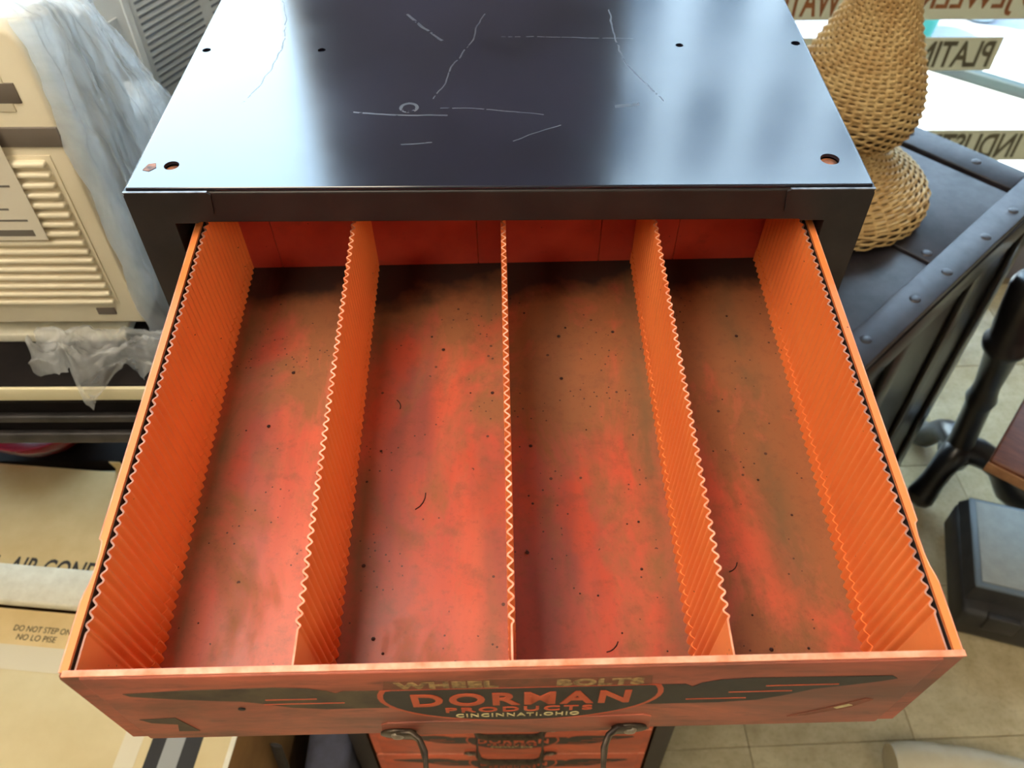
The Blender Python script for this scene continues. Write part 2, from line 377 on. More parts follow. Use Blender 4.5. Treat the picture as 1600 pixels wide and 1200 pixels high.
t = NT('cream_vinyl_strip'); tl = t.n.new('ShaderNodeBsdfTranslucent'); mx = t.n.new('ShaderNodeMixShader'); t.color(rgb(222, 214, 186)); t.rough(0.6)
tl.inputs[0].default_value = (0.42, 0.39, 0.30, 1); mx.inputs[0].default_value = 0.5
t.l.new(t.p.outputs[0], mx.inputs[1]); t.l.new(tl.outputs[0], mx.inputs[2]); t.l.new(mx.outputs[0], t.out.inputs['Surface'])
M_strip = t.m
M_lbr = simple('brown_letter', rgb(150, 92, 50), 0.6, rgb(126, 76, 44), 30)
M_lol = simple('olive_letter', rgb(92, 84, 62), 0.6, rgb(78, 72, 54), 30)
M_pave = simple('pale_concrete', rgb(206, 204, 196), 0.9, rgb(190, 188, 180), 6)
M_road = simple('asphalt', rgb(120, 120, 126), 0.9, rgb(104, 104, 110), 5)
M_kerb = simple('green_grey_kerb', rgb(14, 30, 24), 0.6, rgb(8, 16, 14), 12)
M_bldg = simple('grey_facade', rgb(206, 210, 214), 0.9, rgb(196, 200, 206), 3)
M_bwin = simple('facade_glass', rgb(70, 84, 100), 0.2)
M_teal = simple('teal_plastic', rgb(40, 130, 116), 0.4)
M_pail = simple('pale_blue_plastic', rgb(176, 196, 206), 0.35)

# ------------------------------------------------------------------ the room
WY = 1.40                                   # inner face of the shop-front wall
bm = new(); box(bm, (-3.2, -4.2, -0.06), (3.4, WY + 0.12, -0.004))
FLOOR = struct(obj('floor', bm, M_grout))
bm = new(); box(bm, (-0.1529, -0.1529, -0.006), (0.1529, 0.1529, 0.0), 0.0010, seg=1)
tile0 = obj('tile', bm, M_tile, FLOOR)
ta = math.radians(2.2); ca, sa = math.cos(ta), math.sin(ta)
first = True
for i in range(-5, 7):
    for j in range(-4, 5):
        a, b = (i + 0.5) * 0.307, (j + 0.5) * 0.307
        x, y = 0.435 + a * ca - b * sa, 0.108 + a * sa + b * ca
        if y > WY - 0.16: continue
        if first: o = tile0; first = False
        else: o = inst(tile0, FLOOR)
        o.location = (x, y, 0); o.rotation_euler = (0, 0, ta)
def wall(name, lo, hi, m):
    return struct(part_box(name, lo, hi, m))
bm = new()
box(bm, (-0.455, WY, 0), (0.228, WY + 0.22, 3.0)); box(bm, (-3.2, WY, 0), (-2.3, WY + 0.22, 3.0)); box(bm, (2.5, WY, 0), (3.4, WY + 0.22, 3.0))
box(bm, (-2.3, WY, 0), (-0.455, WY + 0.22, 0.12)); box(bm, (0.228, WY, 0), (2.5, WY + 0.22, 0.12))
box(bm, (-2.3, WY, 2.75), (-0.455, WY + 0.22, 3.0)); box(bm, (0.228, WY, 2.75), (2.5, WY + 0.22, 3.0))
struct(obj('wall_back', bm, M_wall))
wall('wall_left', (-3.3, -4.2, 0), (-3.2, WY + 0.22, 3.0), M_wall2)
wall('wall_right', (3.4, -4.2, 0), (3.5, WY + 0.22, 3.0), M_wall2)
wall('wall_front', (-3.3, -4.3, 0), (3.5, -4.2, 3.0), M_wall2)
wall('ceiling', (-3.3, -4.3, 3.0), (3.5, WY + 0.22, 3.1), M_ceil)
def window(n, x0, x1):
    fy = WY + 0.06
    bm = new()
    for a, b in (((x0, 0.12), (x1, 0.16)), ((x0, 2.71), (x1, 2.75)), ((x0, 0.16), (x0 + 0.04, 2.71)), ((x1 - 0.04, 0.16), (x1, 2.71))):
        box(bm, (a[0], fy - 0.02, a[1]), (b[0], fy + 0.03, b[1]))
    f = struct(obj('window_%d' % n, bm, M_alu))
    part_box('pane', (x0 + 0.04, fy, 0.16), (x1 - 0.04, fy + 0.006, 2.71), M_glass, f)
    return f
window(1, -2.3, -0.455)
WIN2 = window(2, 0.228, 2.5)
def sign_strip(name, words, x0, x1, z0, z1, m, label, cx0, cx1):
    bm = new(); box(bm, (x0, WY + 0.056, z0), (x1, WY + 0.0595, z1))
    s = obj(name, bm, M_strip); tag(s, label, 'window sign', 'lettered strips on the shop window')
    h = z1 - z0
    lettering(words, m, s, cx0, cx1, z0 + 0.1 * h, z1 - 0.1 * h, WY + 0.056, mirror=True, thick=0.0008, bold=0.02)
    return s

# ------------------------------------------------------------------ the street outside
bm = new(); box(bm, (-9, WY + 0.22, -0.30), (9, 2.75, -0.03)); struct(obj('trim_1', bm, M_pave))
bm = new(); box(bm, (-60, 2.75, -0.5), (60, 40, -0.15)); struct(obj('trim_2', bm, M_road))

# ceiling lamps of the shop, and one added over the drawer
def lamp(x, y, label):
    L = thing('ceiling_lamp', label, 'ceiling lamp', (x, y, 2.90), 0, 'fluorescent ceiling lamps')
    bm = new(); box(bm, (-0.30, -0.62, 0.02), (0.30, 0.62, 0.098), 0.01); obj('housing', bm, M_acw, L)
    e = NT('lamp_diffuser_glow'); e.p.inputs['Emission Color'].default_value = (1.0, 0.86, 0.66, 1); e.p.inputs['Emission Strength'].default_value = LAMP; e.color((0.9, 0.88, 0.8, 1))
    bm = new(); box(bm, (-0.27, -0.59, 0.0), (0.27, 0.59, 0.02)); obj('diffuser', bm, e.m, L)
LAMP = 6.5
lamp(-0.95, -1.25, 'fluorescent ceiling lamp with a warm diffuser, behind and left of the drawer')
lamp(-0.55, -0.15, 'added ceiling lamp with a warm diffuser, brightening the open drawer from above')  # unseen lamp added to brighten the drawer floor and soften divider shadows
lamp(1.70, -1.90, 'fluorescent ceiling lamp with a warm diffuser, right of the drawer')

# ------------------------------------------------------------------ the drawer cabinet
CAB = thing('drawer_cabinet', 'tall black steel cabinet of orange drawers, its top drawer pulled open', 'cabinet', (0, 0, 0))
W2, D = 0.230, 0.370
bm = new()
box(bm, (-W2, 0.0, 0.0), (-W2 + 0.0015, D, ZT - 0.0015)); box(bm, (W2 - 0.0015, 0.0, 0.0), (W2, D, ZT - 0.0015))
box(bm, (-W2, D - 0.0015, 0), (W2, D, ZT - 0.004)); box(bm, (-W2, 0.02, 0.004), (W2, D, 0.02))
obj('body', bm, M_black, CAB)
# front posts with the top wings that fold over the header
for s in (-1, 1):
    pts = [(s * W2, 0.0), (s * 0.2045, 0.0), (s * 0.2045, ZT - 0.0245), (s * 0.190, ZT - 0.0245), (s * 0.178, ZT - 0.0175), (s * 0.1765, ZT - 0.0030), (s * 0.1785, ZT - 0.0018), (s * 0.2285, ZT - 0.0018), (s * W2, ZT - 0.004)]
    bm = new(); prism(bm, pts, -0.0012, 0.0008, 'xz')
    p = obj('post', bm, M_black, CAB)
    bm = new(); box(bm, (min(s * 0.1785, s * W2), -0.0011, ZT - 0.0020), (max(s * 0.1785, s * W2), 0.0006, ZT - 0.0012)); obj('worn_edge', bm, M_edge, p)
    bm = new(); box(bm, (min(s * 0.2045, s * W2), 0.0, 0.0), (max(s * 0.2045, s * W2), 0.03, ZT - 0.026)); obj('post_return', bm, M_blackd, p)
bm = new(); box(bm, (-0.19, 0.0, ZT - 0.0248), (0.19, 0.003, ZT - 0.0022), 0.001); obj('header', bm, M_black, CAB)
bm = new(); box(bm, (-0.2045, -0.002, 0.0), (0.2045, 0.02, 0.024)); obj('kick_plate', bm, M_black, CAB)
# top sheet with drilled holes
bm = new(); box(bm, (-W2 + 0.0012, 0.0018, ZT - 0.0022), (W2 - 0.0012, D, ZT), 0.0009)
TOP = obj('top_panel', bm, M_top, CAB)
bm = new()
for x, y, r in ((-0.2205, 0.177, 0.0032), (-0.134, 0.176, 0.0029), (0.134, 0.180, 0.0029), (0.2215, 0.182, 0.0034), (0.209, 0.029, 0.0060), (-0.2065, 0.026, 0.0048)):
    lathe(bm, [(r, ZT - 0.01), (r, ZT + 0.01)], 20, x, y)
cut = obj('cutter', bm, M_blackd)
md = TOP.modifiers.new('holes', 'BOOLEAN'); md.object = cut; md.operation = 'DIFFERENCE'; md.solver = 'EXACT'
dg = bpy.context.evaluated_depsgraph_get(); dg.update()
me = bpy.data.meshes.new_from_object(TOP.evaluated_get(dg)); TOP.modifiers.clear(); TOP.data = me
bpy.data.objects.remove(cut)
for x, y, r in ((0.209, 0.029, 0.0058), (-0.2065, 0.026, 0.0046)):
    bm = new(); lathe(bm, [(r, ZT - 0.0045), (r, ZT - 0.0032), (r * 0.55, ZT - 0.0024), (r * 0.2, ZT - 0.0022)], 16, x, y)
    obj('screw', bm, M_rust, TOP, smooth=True)
bm = new(); prism(bm, [(-0.2235, 0.021), (-0.219, 0.0195), (-0.2155, 0.0235), (-0.217, 0.0285), (-0.2215, 0.0275)], ZT - 0.0002, ZT + 0.00025, 'xy'); obj('rust_spot', bm, M_rust, TOP)

# ---- drawer fronts and their print, shared by every drawer
PX = 0.0037
def ell(cx, cz, a, b, z_cut, n=48, top=True):
    pts = []
    for k in range(n):
        th = 2 * PI * k / n; pts.append((cx + a * math.cos(th), min(cz + b * math.sin(th), z_cut)))
    out = []
    for p in pts:
        if not out or (abs(p[0] - out[-1][0]) + abs(p[1] - out[-1][1])) > 1e-5: out.append(p)
    return out
def curve_pts(*k): return list(k)
def print_poly(name, pts, m, parent, y=-PX, th=0.00025):
    bm = new(); prism(bm, pts, y - th, y, 'xz'); return obj(name, bm, m, parent)
def make_front(parent, m_base, m_panel, worn):
    """front plate and everything fixed or printed on it, in the drawer's own axes (front plane y=0, rim z=0)"""
    out = []
    bm = new()
    w_, h_ = 0.201, 0.096
    pts = [(-w_ + 0.004, 0), (w_ - 0.001, 0), (w_, -0.002), (w_, -h_), (-w_, -h_), (-w_, -0.006), (-w_ + 0.0013, -0.0018)]
    prism(bm, pts, -0.0014, 0.0, 'xz'); out.append(obj('front_plate', bm, m_base, parent))
    bm = new(); box(bm, (-0.1905, -0.0036, -0.0930), (0.1905, -0.0012, -0.0010), 0.0008); out.append(obj('front_panel', bm, m_panel, parent, smooth=True))
    bm = new(); box(bm, (-w_ + 0.003, -0.0026, -0.0006), (w_ - 0.0008, 0.0004, 0.0003), 0.0002); out.append(obj('top_lip', bm, M_rimhi, parent))
    # embossed plate behind the pull
    pts = [(-0.0690, -0.0945), (-0.0675, -0.0765), (-0.0640, -0.0735), (0.0655, -0.0690), (0.0695, -0.0720), (0.0710, -0.0945)]
    bm = new(); prism(bm, pts, -0.0044, -0.0030, 'xz', 0.0003); out.append(obj('pull_plate', bm, m_panel, parent))
    # speed-line bands
    L = [(-0.178, -0.0205), (-0.150, -0.0175), (-0.108, -0.0165), (-0.094, -0.0185), (-0.086, -0.0225), (-0.082, -0.0262), (-0.0785, -0.0235), (-0.060, -0.0240), (-0.060, -0.0490), (-0.090, -0.0490), (-0.106, -0.0455), (-0.118, -0.0390), (-0.128, -0.0345), (-0.142, -0.0325), (-0.158, -0.0290), (-0.176, -0.0240)]
    out.append(print_poly('printed_band', L, M_printf if worn else M_print, parent))
    Rr = [(0.064, -0.0240), (0.0800, -0.0245), (0.0835, -0.0285), (0.0870, -0.0235), (0.0950, -0.0195), (0.110, -0.0180), (0.174, -0.0195), (0.1775, -0.0235), (0.1715, -0.0265), (0.158, -0.0310), (0.142, -0.0355), (0.130, -0.0440), (0.118, -0.0500), (0.100, -0.0525), (0.064, -0.0525)]
    out.append(print_poly('printed_band', Rr, M_print, parent))
    for x0, x1, z in ((0.118, 0.152, -0.0290), (0.102, 0.132, -0.0370), (0.083, 0.112, -0.0460), (-0.116, -0.092, -0.0330), (-0.118, -0.080, -0.0395)):
        out.append(print_poly('printed_line', [(x0, z - 0.0005), (x1, z - 0.0005), (x1, z + 0.0003), (x0, z + 0.0003)], M_pline, parent, -PX - 0.0002))
    out.append(print_poly('oval_border', ell(0.0035, -0.034, 0.0672, 0.0400, -0.0235), M_pline, parent, -PX - 0.0002))
    out.append(print_poly('oval', ell(0.0035, -0.034, 0.0645, 0.0375, -0.0235), M_print, parent, -PX - 0.0004))
    d = -PX - 0.0008
    def tx(words, x0, x1, z0, z1, m, nm='lettering', **k):
        out.append(lettering(words, m, parent, x0, x1, z0, z1, d, name=nm, **k))
    tx('DORMAN', -0.0480, 0.0555, -0.0470, -0.0290, M_pline, 'brand_lettering', bold=0.028, spacing=1.2)
    tx('PRODUCTS', -0.0330, 0.0385, -0.0570, -0.0500, M_pline, 'brand_lettering', bold=0.015, spacing=1.25)
    tx('CINCINNATI.OHIO', -0.0285, 0.0325, -0.0650, -0.0600, M_cream, 'place_lettering', bold=0.012, spacing=1.2)
    return out
def make_pull(parent):
    """bail pull: two riveted feet, a strap that leaves the front and a grip between"""
    out = []
    zc, y0 = -0.0870, -0.0046
    for s in (-1, 1):
        cx = s * 0.0597
        pts = [(cx + 0.0075 * math.cos(a) * 1.25, zc + 0.0062 * math.sin(a)) for a in [2 * PI * k / 20 for k in range(20)]]
        bm = new(); prism(bm, pts, y0 - 0.0016, y0, 'xz', 0.0004); f = obj('pull_foot', bm, M_bronze, parent, smooth=True); out.append(f)
        bm = new(); lathe(bm, [(0.0036, 0), (0.0036, 0.0008), (0.0026, 0.0019), (0.0008, 0.0023)], 18)
        out.append(obj('rivet', bm, M_rivet, parent, smooth=True, loc=(cx - s * -0.0003, y0 - 0.0014, zc - 0.0004), rot=(PI / 2, 0, 0)))
    path = []
    def P(x, y, z): path.append(Vector((x, y, z)))
    P(-0.0600, y0 - 0.0012, zc); P(-0.0530, y0 - 0.0016, zc + 0.0012); P(-0.0490, y0 - 0.004, zc + 0.0002); P(-0.0465, y0 - 0.009, zc - 0.002)
    P(-0.0455, y0 - 0.016, zc - 0.006); P(-0.0452, y0 - 0.024, zc - 0.012); P(-0.0440, y0 - 0.031, zc - 0.019); P(-0.0390, y0 - 0.035, zc - 0.0235); P(-0.030, y0 - 0.036, zc - 0.025)
    for q in list(path)[::-1]: path.append(Vector((-q.x, q.y, q.z)))
    bm = new(); n = len(path); rings = []
    for i, p in enumerate(path):
        d = (path[min(i + 1, n - 1)] - path[max(i - 1, 0)]).normalized()
        nrm = Vector((0, 0.4, 1.0)) if 3 <= i <= n - 4 else Vector((0, 0.0, 1.0))
        u = (nrm - d * nrm.dot(d)).normalized(); v = d.cross(u)
        hw, th = 0.0050, 0.0013
        rings.append([bm.verts.new(p + u * a * hw + v * b * th) for a, b in ((-1, -1), (1, -1), (1, 1), (-1, 1))])
    for A, B in zip(rings, rings[1:]):
        for k in range(4): bm.faces.new([A[k], A[(k + 1) % 4], B[(k + 1) % 4], B[k]])
    bm.faces.new(rings[0][::-1]); bm.faces.new(rings[-1])
    bmesh.ops.bevel(bm, geom=list(bm.edges), offset=0.0003, segments=1, affect='EDGES')
    out.append(obj('pull', bm, M_bronze, parent, smooth=True))
    return out

# ---- the open drawer
h, L = 0.091, 0.344
bm = new()
box(bm, (-0.1985, 0.0, -h - 0.001), (0.1985, L, -h))
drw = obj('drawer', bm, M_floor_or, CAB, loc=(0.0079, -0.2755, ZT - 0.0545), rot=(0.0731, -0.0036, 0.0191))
drw['label'] = 'open top drawer with grimy orange bottom and corrugated dividers'
for s in (-1, 1):
    xi, xo, xf = s * 0.1962, s * 0.1970, s * 0.2000
    b_ = new(); box(b_, (min(xi, xo), 0.0, -h), (max(xi, xo), L, -0.0015)); sw = obj('side_wall', b_, M_or, drw)
    b_ = new(); box(b_, (min(xi, xi - s * 0.0003), 0.0, -h), (max(xi, xi - s * 0.0003), L, -0.0030)); obj('gap_shade', b_, M_gapshade, drw)  # thin dark sheet standing in for shade in the gap behind the liner
    xn = s * 0.1978
    fl = [(xi, 0.0), (xf, 0.0), (xf, 0.0330), (s * 0.1996, 0.0360), (s * 0.1984, 0.0415), (xn, 0.0480), (xn, 0.0580), (s * 0.1985, 0.0640), (xf, 0.0655), (xf, L - 0.03), (xi, L - 0.03)]
    b_ = new(); prism(b_, fl, -0.0024, -0.0012, 'xy'); obj('side_flange', b_, M_or, drw)
    ev = [(xf, 0.0), (xf, 0.0330), (s * 0.1996, 0.0360), (s * 0.1984, 0.0415), (xn, 0.0480), (xn, 0.0580), (s * 0.1985, 0.0640), (xf, 0.0655), (xf, L - 0.03)]
    b_ = new(); tube(b_, [(x, y, -0.0016) for x, y in ev], 0.00055, 6); obj('flange_edge', b_, M_rimhi, drw)
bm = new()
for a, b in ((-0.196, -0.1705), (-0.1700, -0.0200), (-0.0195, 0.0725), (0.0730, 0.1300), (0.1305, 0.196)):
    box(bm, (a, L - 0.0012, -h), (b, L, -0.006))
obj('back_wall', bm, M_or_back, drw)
def corrugated(x0, y0, y1, amp, period, z0, z1, th=0.0009, phase=0.0, flat=0.018, zrows=2):
    bm = new(); n = int((y1 - y0) / period * 14); A = []
    for i in range(n + 1):
        y = y0 + (y1 - y0) * i / n
        k = min(1.0, max(0.0, (y - flat) / 0.002))
        dx = amp * k * math.sin(2 * PI * (y - flat) / period + phase)
        sl = amp * k * 2 * PI / period * math.cos(2 * PI * (y - flat) / period + phase)
        nx, ny = 1 / math.hypot(1, sl), -sl / math.hypot(1, sl)
        ring = []
        for z in (z0, z1):
            ring.append(bm.verts.new((x0 + dx - nx * th / 2, y - ny * th / 2, z)))
            ring.append(bm.verts.new((x0 + dx + nx * th / 2, y + ny * th / 2, z)))
        A.append(ring)
    for p, q in zip(A, A[1:]):
        bm.faces.new([p[0], q[0], q[2], p[2]]); bm.faces.new([p[1], p[3], q[3], q[1]])
        f = bm.faces.new([p[2], q[2], q[3], p[3]]); f.material_index = 1
        bm.faces.new([p[0], p[1], q[1], q[0]])
    bm.faces.new([A[0][0], A[0][2], A[0][3], A[0][1]]); bm.faces.new([A[-1][0], A[-1][1], A[-1][3], A[-1][2]])
    return bm
for x0 in (-0.0978, 0.0, 0.0990):
    o = obj('divider', corrugated(x0, 0.0015, L - 0.0015, 0.0012, 0.0061, -h + 0.0002, -0.0035), [M_or, M_rimhi], drw, smooth=True)
    for s in (-1, 1):
        b_ = corrugated(x0 + s * 0.0006, 0.0195, L - 0.002, 0.0012, 0.0061, -h + 0.0002, -h + 0.0115)
        obj('divider_foot', b_, [M_or, M_or], drw, smooth=True)
for s in (-1, 1):
    o = obj('side_liner', corrugated(s * 0.1940, 0.0015, L - 0.0015, 0.0010, 0.0061, -h + 0.0002, -0.0030), [M_or, M_rimg], drw, smooth=True)
    b_ = corrugated(s * 0.1934, 0.0195, L - 0.002, 0.0010, 0.0061, -h + 0.0002, -h + 0.0115)
    obj('liner_foot', b_, [M_or, M_or], drw, smooth=True)
# crumbs and hairs lying on the drawer bottom
bm = new(); rg = random.Random(3)
for k in range(46):
    x, y, r = rg.uniform(-0.18, 0.18), rg.uniform(0.03, 0.29), rg.choice((0.0006, 0.0007, 0.0009, 0.0013))
    if min(abs(x - q) for q in (-0.0978, 0, 0.099)) < 0.006: x += 0.012
    lathe(bm, [(r * 0.7, -h), (r, -h + r * 0.4), (r * 0.5, -h + r * 0.9)], 6, x, y)
for x, y, a, l in ((-0.058, 0.128, 0.5, 0.013), (-0.072, 0.205, 1.3, 0.008), (0.128, 0.082, 0.2, 0.008), (0.120, 0.098, 2.2, 0.010), (0.052, 0.036, 0.1, 0.009)):
    P_ = [(x + l * q * math.cos(a + 0.6 * q), y + l * q * math.sin(a + 0.6 * q), -h + 0.0004) for q in (0, 0.25, 0.5, 0.75, 1)]
    tube(bm, P_, 0.00035, 5)
o = obj('grit', bm, M_grit, drw); o['kind'] = 'stuff'
make_front(drw, M_front, M_front, True)
make_pull(drw)
# worn paper label over the oval, residue of stickers, the drilled hole
lettering('WHEEL', M_creamold, drw, -0.0540, -0.0065, -0.0225, -0.0135, -PX - 0.0002, name='label_lettering', bold=0.05, spacing=1.1)
lettering('BOLTS', M_creamold, drw, 0.0200, 0.0600, -0.0228, -0.0140, -PX - 0.0002, name='label_lettering', bold=0.05, spacing=1.1)
print_poly('label_strip', [(-0.060, -0.0240), (0.064, -0.0240), (0.063, -0.0120), (-0.058, -0.0120)], M_grime, drw, -PX + 0.0001)
print_poly('sticker_residue', [(-0.184, -0.0590), (-0.166, -0.0575), (-0.1605, -0.0800), (-0.171, -0.0795), (-0.168, -0.0680), (-0.180, -0.0650)], M_printf, drw)
print_poly('sticker_residue', [(0.140, -0.0790), (0.160, -0.0640), (0.172, -0.0520), (0.1765, -0.0545), (0.168, -0.0660), (0.150, -0.0770)], M_grime, drw)
print_poly('sticker_residue', [(0.160, -0.0650), (0.166, -0.0600), (0.1685, -0.0620), (0.162, -0.0670)], M_cream, drw, -PX - 0.0002)
bm = new(); lathe(bm, [(0.0018, 0), (0.0018, 0.0005)], 12); obj('nail_hole', bm, M_blackd, drw, loc=(-0.1303, -PX, -0.0458), rot=(PI / 2, 0, 0))

# ---- the closed drawers below, all alike
PITCH = 0.0955
def closed_drawer(k, proto=None):
    z = ZT - 0.0335 - PITCH * k
    if proto is None:
        bm = new(); box(bm, (-0.196, 0.012, -0.090), (0.196, 0.34, -0.086)); box(bm, (-0.196, 0.0, -0.090), (-0.195, 0.34, -0.006)); box(bm, (0.195, 0.0, -0.090), (0.196, 0.34, -0.006)); box(bm, (-0.196, 0.339, -0.090), (0.196, 0.34, -0.006))
        d = obj('drawer', bm, M_or, CAB, loc=(0, -0.004, z)); d.scale = (0.985, 1, 0.97)
        make_front(d, M_front2, M_front2, False); make_pull(d)
        return d
    d = inst(proto, CAB, (0, -0.004, z))
    for c in list(proto.children): inst(c, d)
    return d
proto = closed_drawer(1)
for k in range(2, 13): closed_drawer(k, proto)

# ------------------------------------------------------------------ left: table, air conditioners, cartons
TB = thing('side_table', 'black table with a cream edge band, under the air conditioners', 'table', (-0.84, 0.66, 0))
tz = ZT - 0.345
def TBx(lo, hi): return ((lo[0] + 0.84, lo[1] - 0.66, lo[2]), (hi[0] + 0.84, hi[1] - 0.66, hi[2]))
part_box('tabletop', *TBx((-1.42, 0.150, tz - 0.030), (-0.285, 1.20, tz)), M_tbl, TB, 0.003)
part_box('edge_band', *TBx((-1.42, 0.146, tz - 0.020), (-0.285, 0.150, tz - 0.002)), M_cedge, TB, 0.001)
part_box('apron', *TBx((-1.40, 0.158, tz - 0.105), (-0.30, 0.172, tz - 0.031)), M_tbl, TB)
part_box('rail', *TBx((-1.40, 0.150, tz - 0.062), (-0.30, 0.158, tz - 0.052)), M_tblg, TB, 0.002)
part_box('rail', *TBx((-1.40, 0.150, tz - 0.098), (-0.30, 0.158, tz - 0.082)), M_tblg, TB, 0.002)
part_box('shelf', *TBx((-1.40, 0.43, 0.42), (-0.30, 1.18, 0.45)), M_tbl, TB)
for x in (-1.39, -0.335):
    for y in (0.45, 1.16): part_box('leg', *TBx((x, y - 0.02, 0), (x + 0.035, y + 0.02, tz - 0.03)), M_tbl, TB, 0.002)

# air conditioner in the bag
AC = thing('air_conditioner', 'beige window air conditioner with louvred front, wrapped in clear plastic', 'air conditioner', (-0.605, 0.36, tz))
z0, z1 = 0.030, 0.350           # bezel bottom and top above the table
hx = 0.227                      # half width
bm = new(); box(bm, (-hx + 0.012, -0.125, 0.010), (hx - 0.010, 0.012, 0.338), 0.006); box(bm, (-hx + 0.012, 0.0, 0.010), (hx - 0.010, 0.10, 0.17), 0.006); obj('case', bm, M_acw, AC, smooth=True)
bm = new()
fr_ = [(-hx, z0), (hx, z0), (hx, z1 - 0.02), (hx - 0.006, z1 - 0.006), (hx - 0.02, z1), (-hx + 0.02, z1), (-hx, z1 - 0.02)]
prism(bm, fr_, -0.150, -0.120, 'xz', 0.004); bez = obj('bezel', bm, M_ac, AC, smooth=True)
part_box('base_pan', (-hx + 0.005, -0.148, 0.0), (hx - 0.03, -0.10, 0.012), M_foam, AC, 0.002)
part_box('band', (-hx, -0.1525, tz * 0 + 0.243), (hx - 0.0005, -0.150, 0.262), M_acd, bez, 0.001)
part_box('grille_well', (-hx + 0.02, -0.1515, 0.060), (hx - 0.018, -0.150, 0.234), M_ac, bez)
for k in range(16):
    zz = 0.0655 + k * 0.0108
    bm = new(); box(bm, (-hx + 0.022, -0.1575, zz - 0.0027), (hx - 0.020 - 0.0002 * k, -0.1495, zz + 0.0027), 0.0018, Matrix.Translation((0, 0, 0)))
    obj('louvre', bm, M_ac, bez, smooth=True)
part_box('badge', (hx - 0.045, -0.1515, 0.044), (hx - 0.026, -0.150, 0.0525), M_acd, bez, 0.0005)
part_box('control_plate', (-hx + 0.02, -0.1515, 0.284), (hx - 0.020, -0.150, 0.302), M_acd, bez, 0.0005)
part_box('control_panel', (-hx + 0.02, -0.1512, 0.276), (hx - 0.028, -0.150, 0.330), M_ac, bez, 0.0005)
bm = new(); lathe(bm, [(0.011, 0), (0.011, 0.008), (0.009, 0.011)], 20); obj('knob', bm, M_acd, bez, smooth=True, loc=(0.16, -0.1512, 0.314), rot=(PI / 2, 0, 0))
lb = part_box('label_sheet', (0.02, -0.1595, 0.148), (0.176, -0.1588, 0.270), M_paper, AC)
part_box('printed_bar', (0.03, -0.1598, 0.153), (0.166, -0.1595, 0.160), M_ink, lb)
for k in range(7):
    part_box('printed_line', (0.03, -0.1598, 0.170 + k * 0.0125), (0.166 - 0.012 * (k % 3), -0.1595, 0.172 + k * 0.0125), M_ink, lb)
# accordion side curtain folded against the case
bm = new()
for k in range(7):
    y = -0.075 + 0.006 * k
    box(bm, (hx - 0.010, y, 0.02), (hx - 0.008 + 0.004 * (k % 2), y + 0.0052, 0.325), M=None)
obj('side_curtain', bm, M_foamg, AC)
part_box('side_rail', (hx - 0.010, -0.020, 0.02), (hx - 0.004, 0.000, 0.33), M_acw, AC, 0.001)

# clear bag round it: wrinkled shell over side and top, bunched at the bottom
import mathutils.noise as mn
def fold(p, s): return mn.fractal(Vector(p) * s, 0.9, 2.0, 4)
bm = new(); nu, nv = 90, 70; G = []
for i in range(nu + 1):
    u = i / nu; row = []
    for j in range(nv + 1):
        v = j / nv
        y = 0.206 + u * (0.115 + 0.20 * (1 - v))
        zb = tz + 0.012 + 0.345 * v
        bulge = 0.016 + 0.030 * math.sin(PI * min(1, u * 1.15)) * (0.5 + 0.5 * v) + 0.012 * (1 - v)
        x = -0.381 + bulge * (1 if u > 0 else 0.2) + 0.012 * fold((u * 2.0, v * 0.9, 0.3), 2.6) + 0.004 * fold((u * 5, v * 2.0, 3), 4)
        zt = zb - 0.05 * u * v
        row.append(bm.verts.new((x, y, zt)))
    for j in range(1, 26):                       # over the top
        q = j / 25
        p = row[nv].co
        row.append(bm.verts.new((p.x - 0.46 * q * (0.1 + 0.9 * q), p.y, p.z + 0.028 * math.sin(PI * q) + 0.012 * fold((u * 3, q * 4, 1), 2))))
    G.append(row)
for a, b in zip(G, G[1:]):
    for k in range(len(a) - 1): bm.faces.new([a[k], b[k], b[k + 1], a[k + 1]])
BAG = obj('plastic_bag', bm, M_bag, smooth=False)
for p in BAG.data.polygons: p.use_smooth = True
tag(BAG, 'clear wrinkled plastic bag draped over the beige air conditioner', 'plastic bag')
bm = new(); nu, nv = 60, 34; G = []
for i in range(nu + 1):
    u = i / nu; row = []
    for j in range(nv + 1):
        v = j / nv
        x = -0.490 + 0.185 * u
        f1 = fold((u * 3.2, v * 2.2, 7), 1.6); f2 = fold((u * 3.2, v * 2.2, 2), 1.9)
        drop = 0.25 + 0.75 * math.sin(PI * min(1, 0.15 + u * 0.95)) * (0.72 + 0.28 * math.cos(u * 17))
        y = 0.206 - 0.078 * v * drop + 0.010 * f2
        z = tz + 0.026 - 0.012 * v + 0.020 * f1 * (0.3 + v) + 0.012 * math.sin(PI * v)
        if y < 0.150: z -= 1.05 * (0.150 - y)
        row.append(bm.verts.new((x, y, max(z, tz + 0.001) if y > 0.147 else z)))
    G.append(row)
for a, b in zip(G, G[1:]):
    for k in range(nv): bm.faces.new([a[k], b[k], b[k + 1], a[k + 1]])
cr = obj('bunched_end', bm, M_bag, BAG)
for p in cr.data.polygons: p.use_smooth = True

# second air conditioner, its slotted side towards us
a2 = math.radians(-27)
AC2 = thing('air_conditioner', 'white metal air conditioner case with rows of slanted vent slots', 'air conditioner', (-0.525, 0.62, tz), a2)
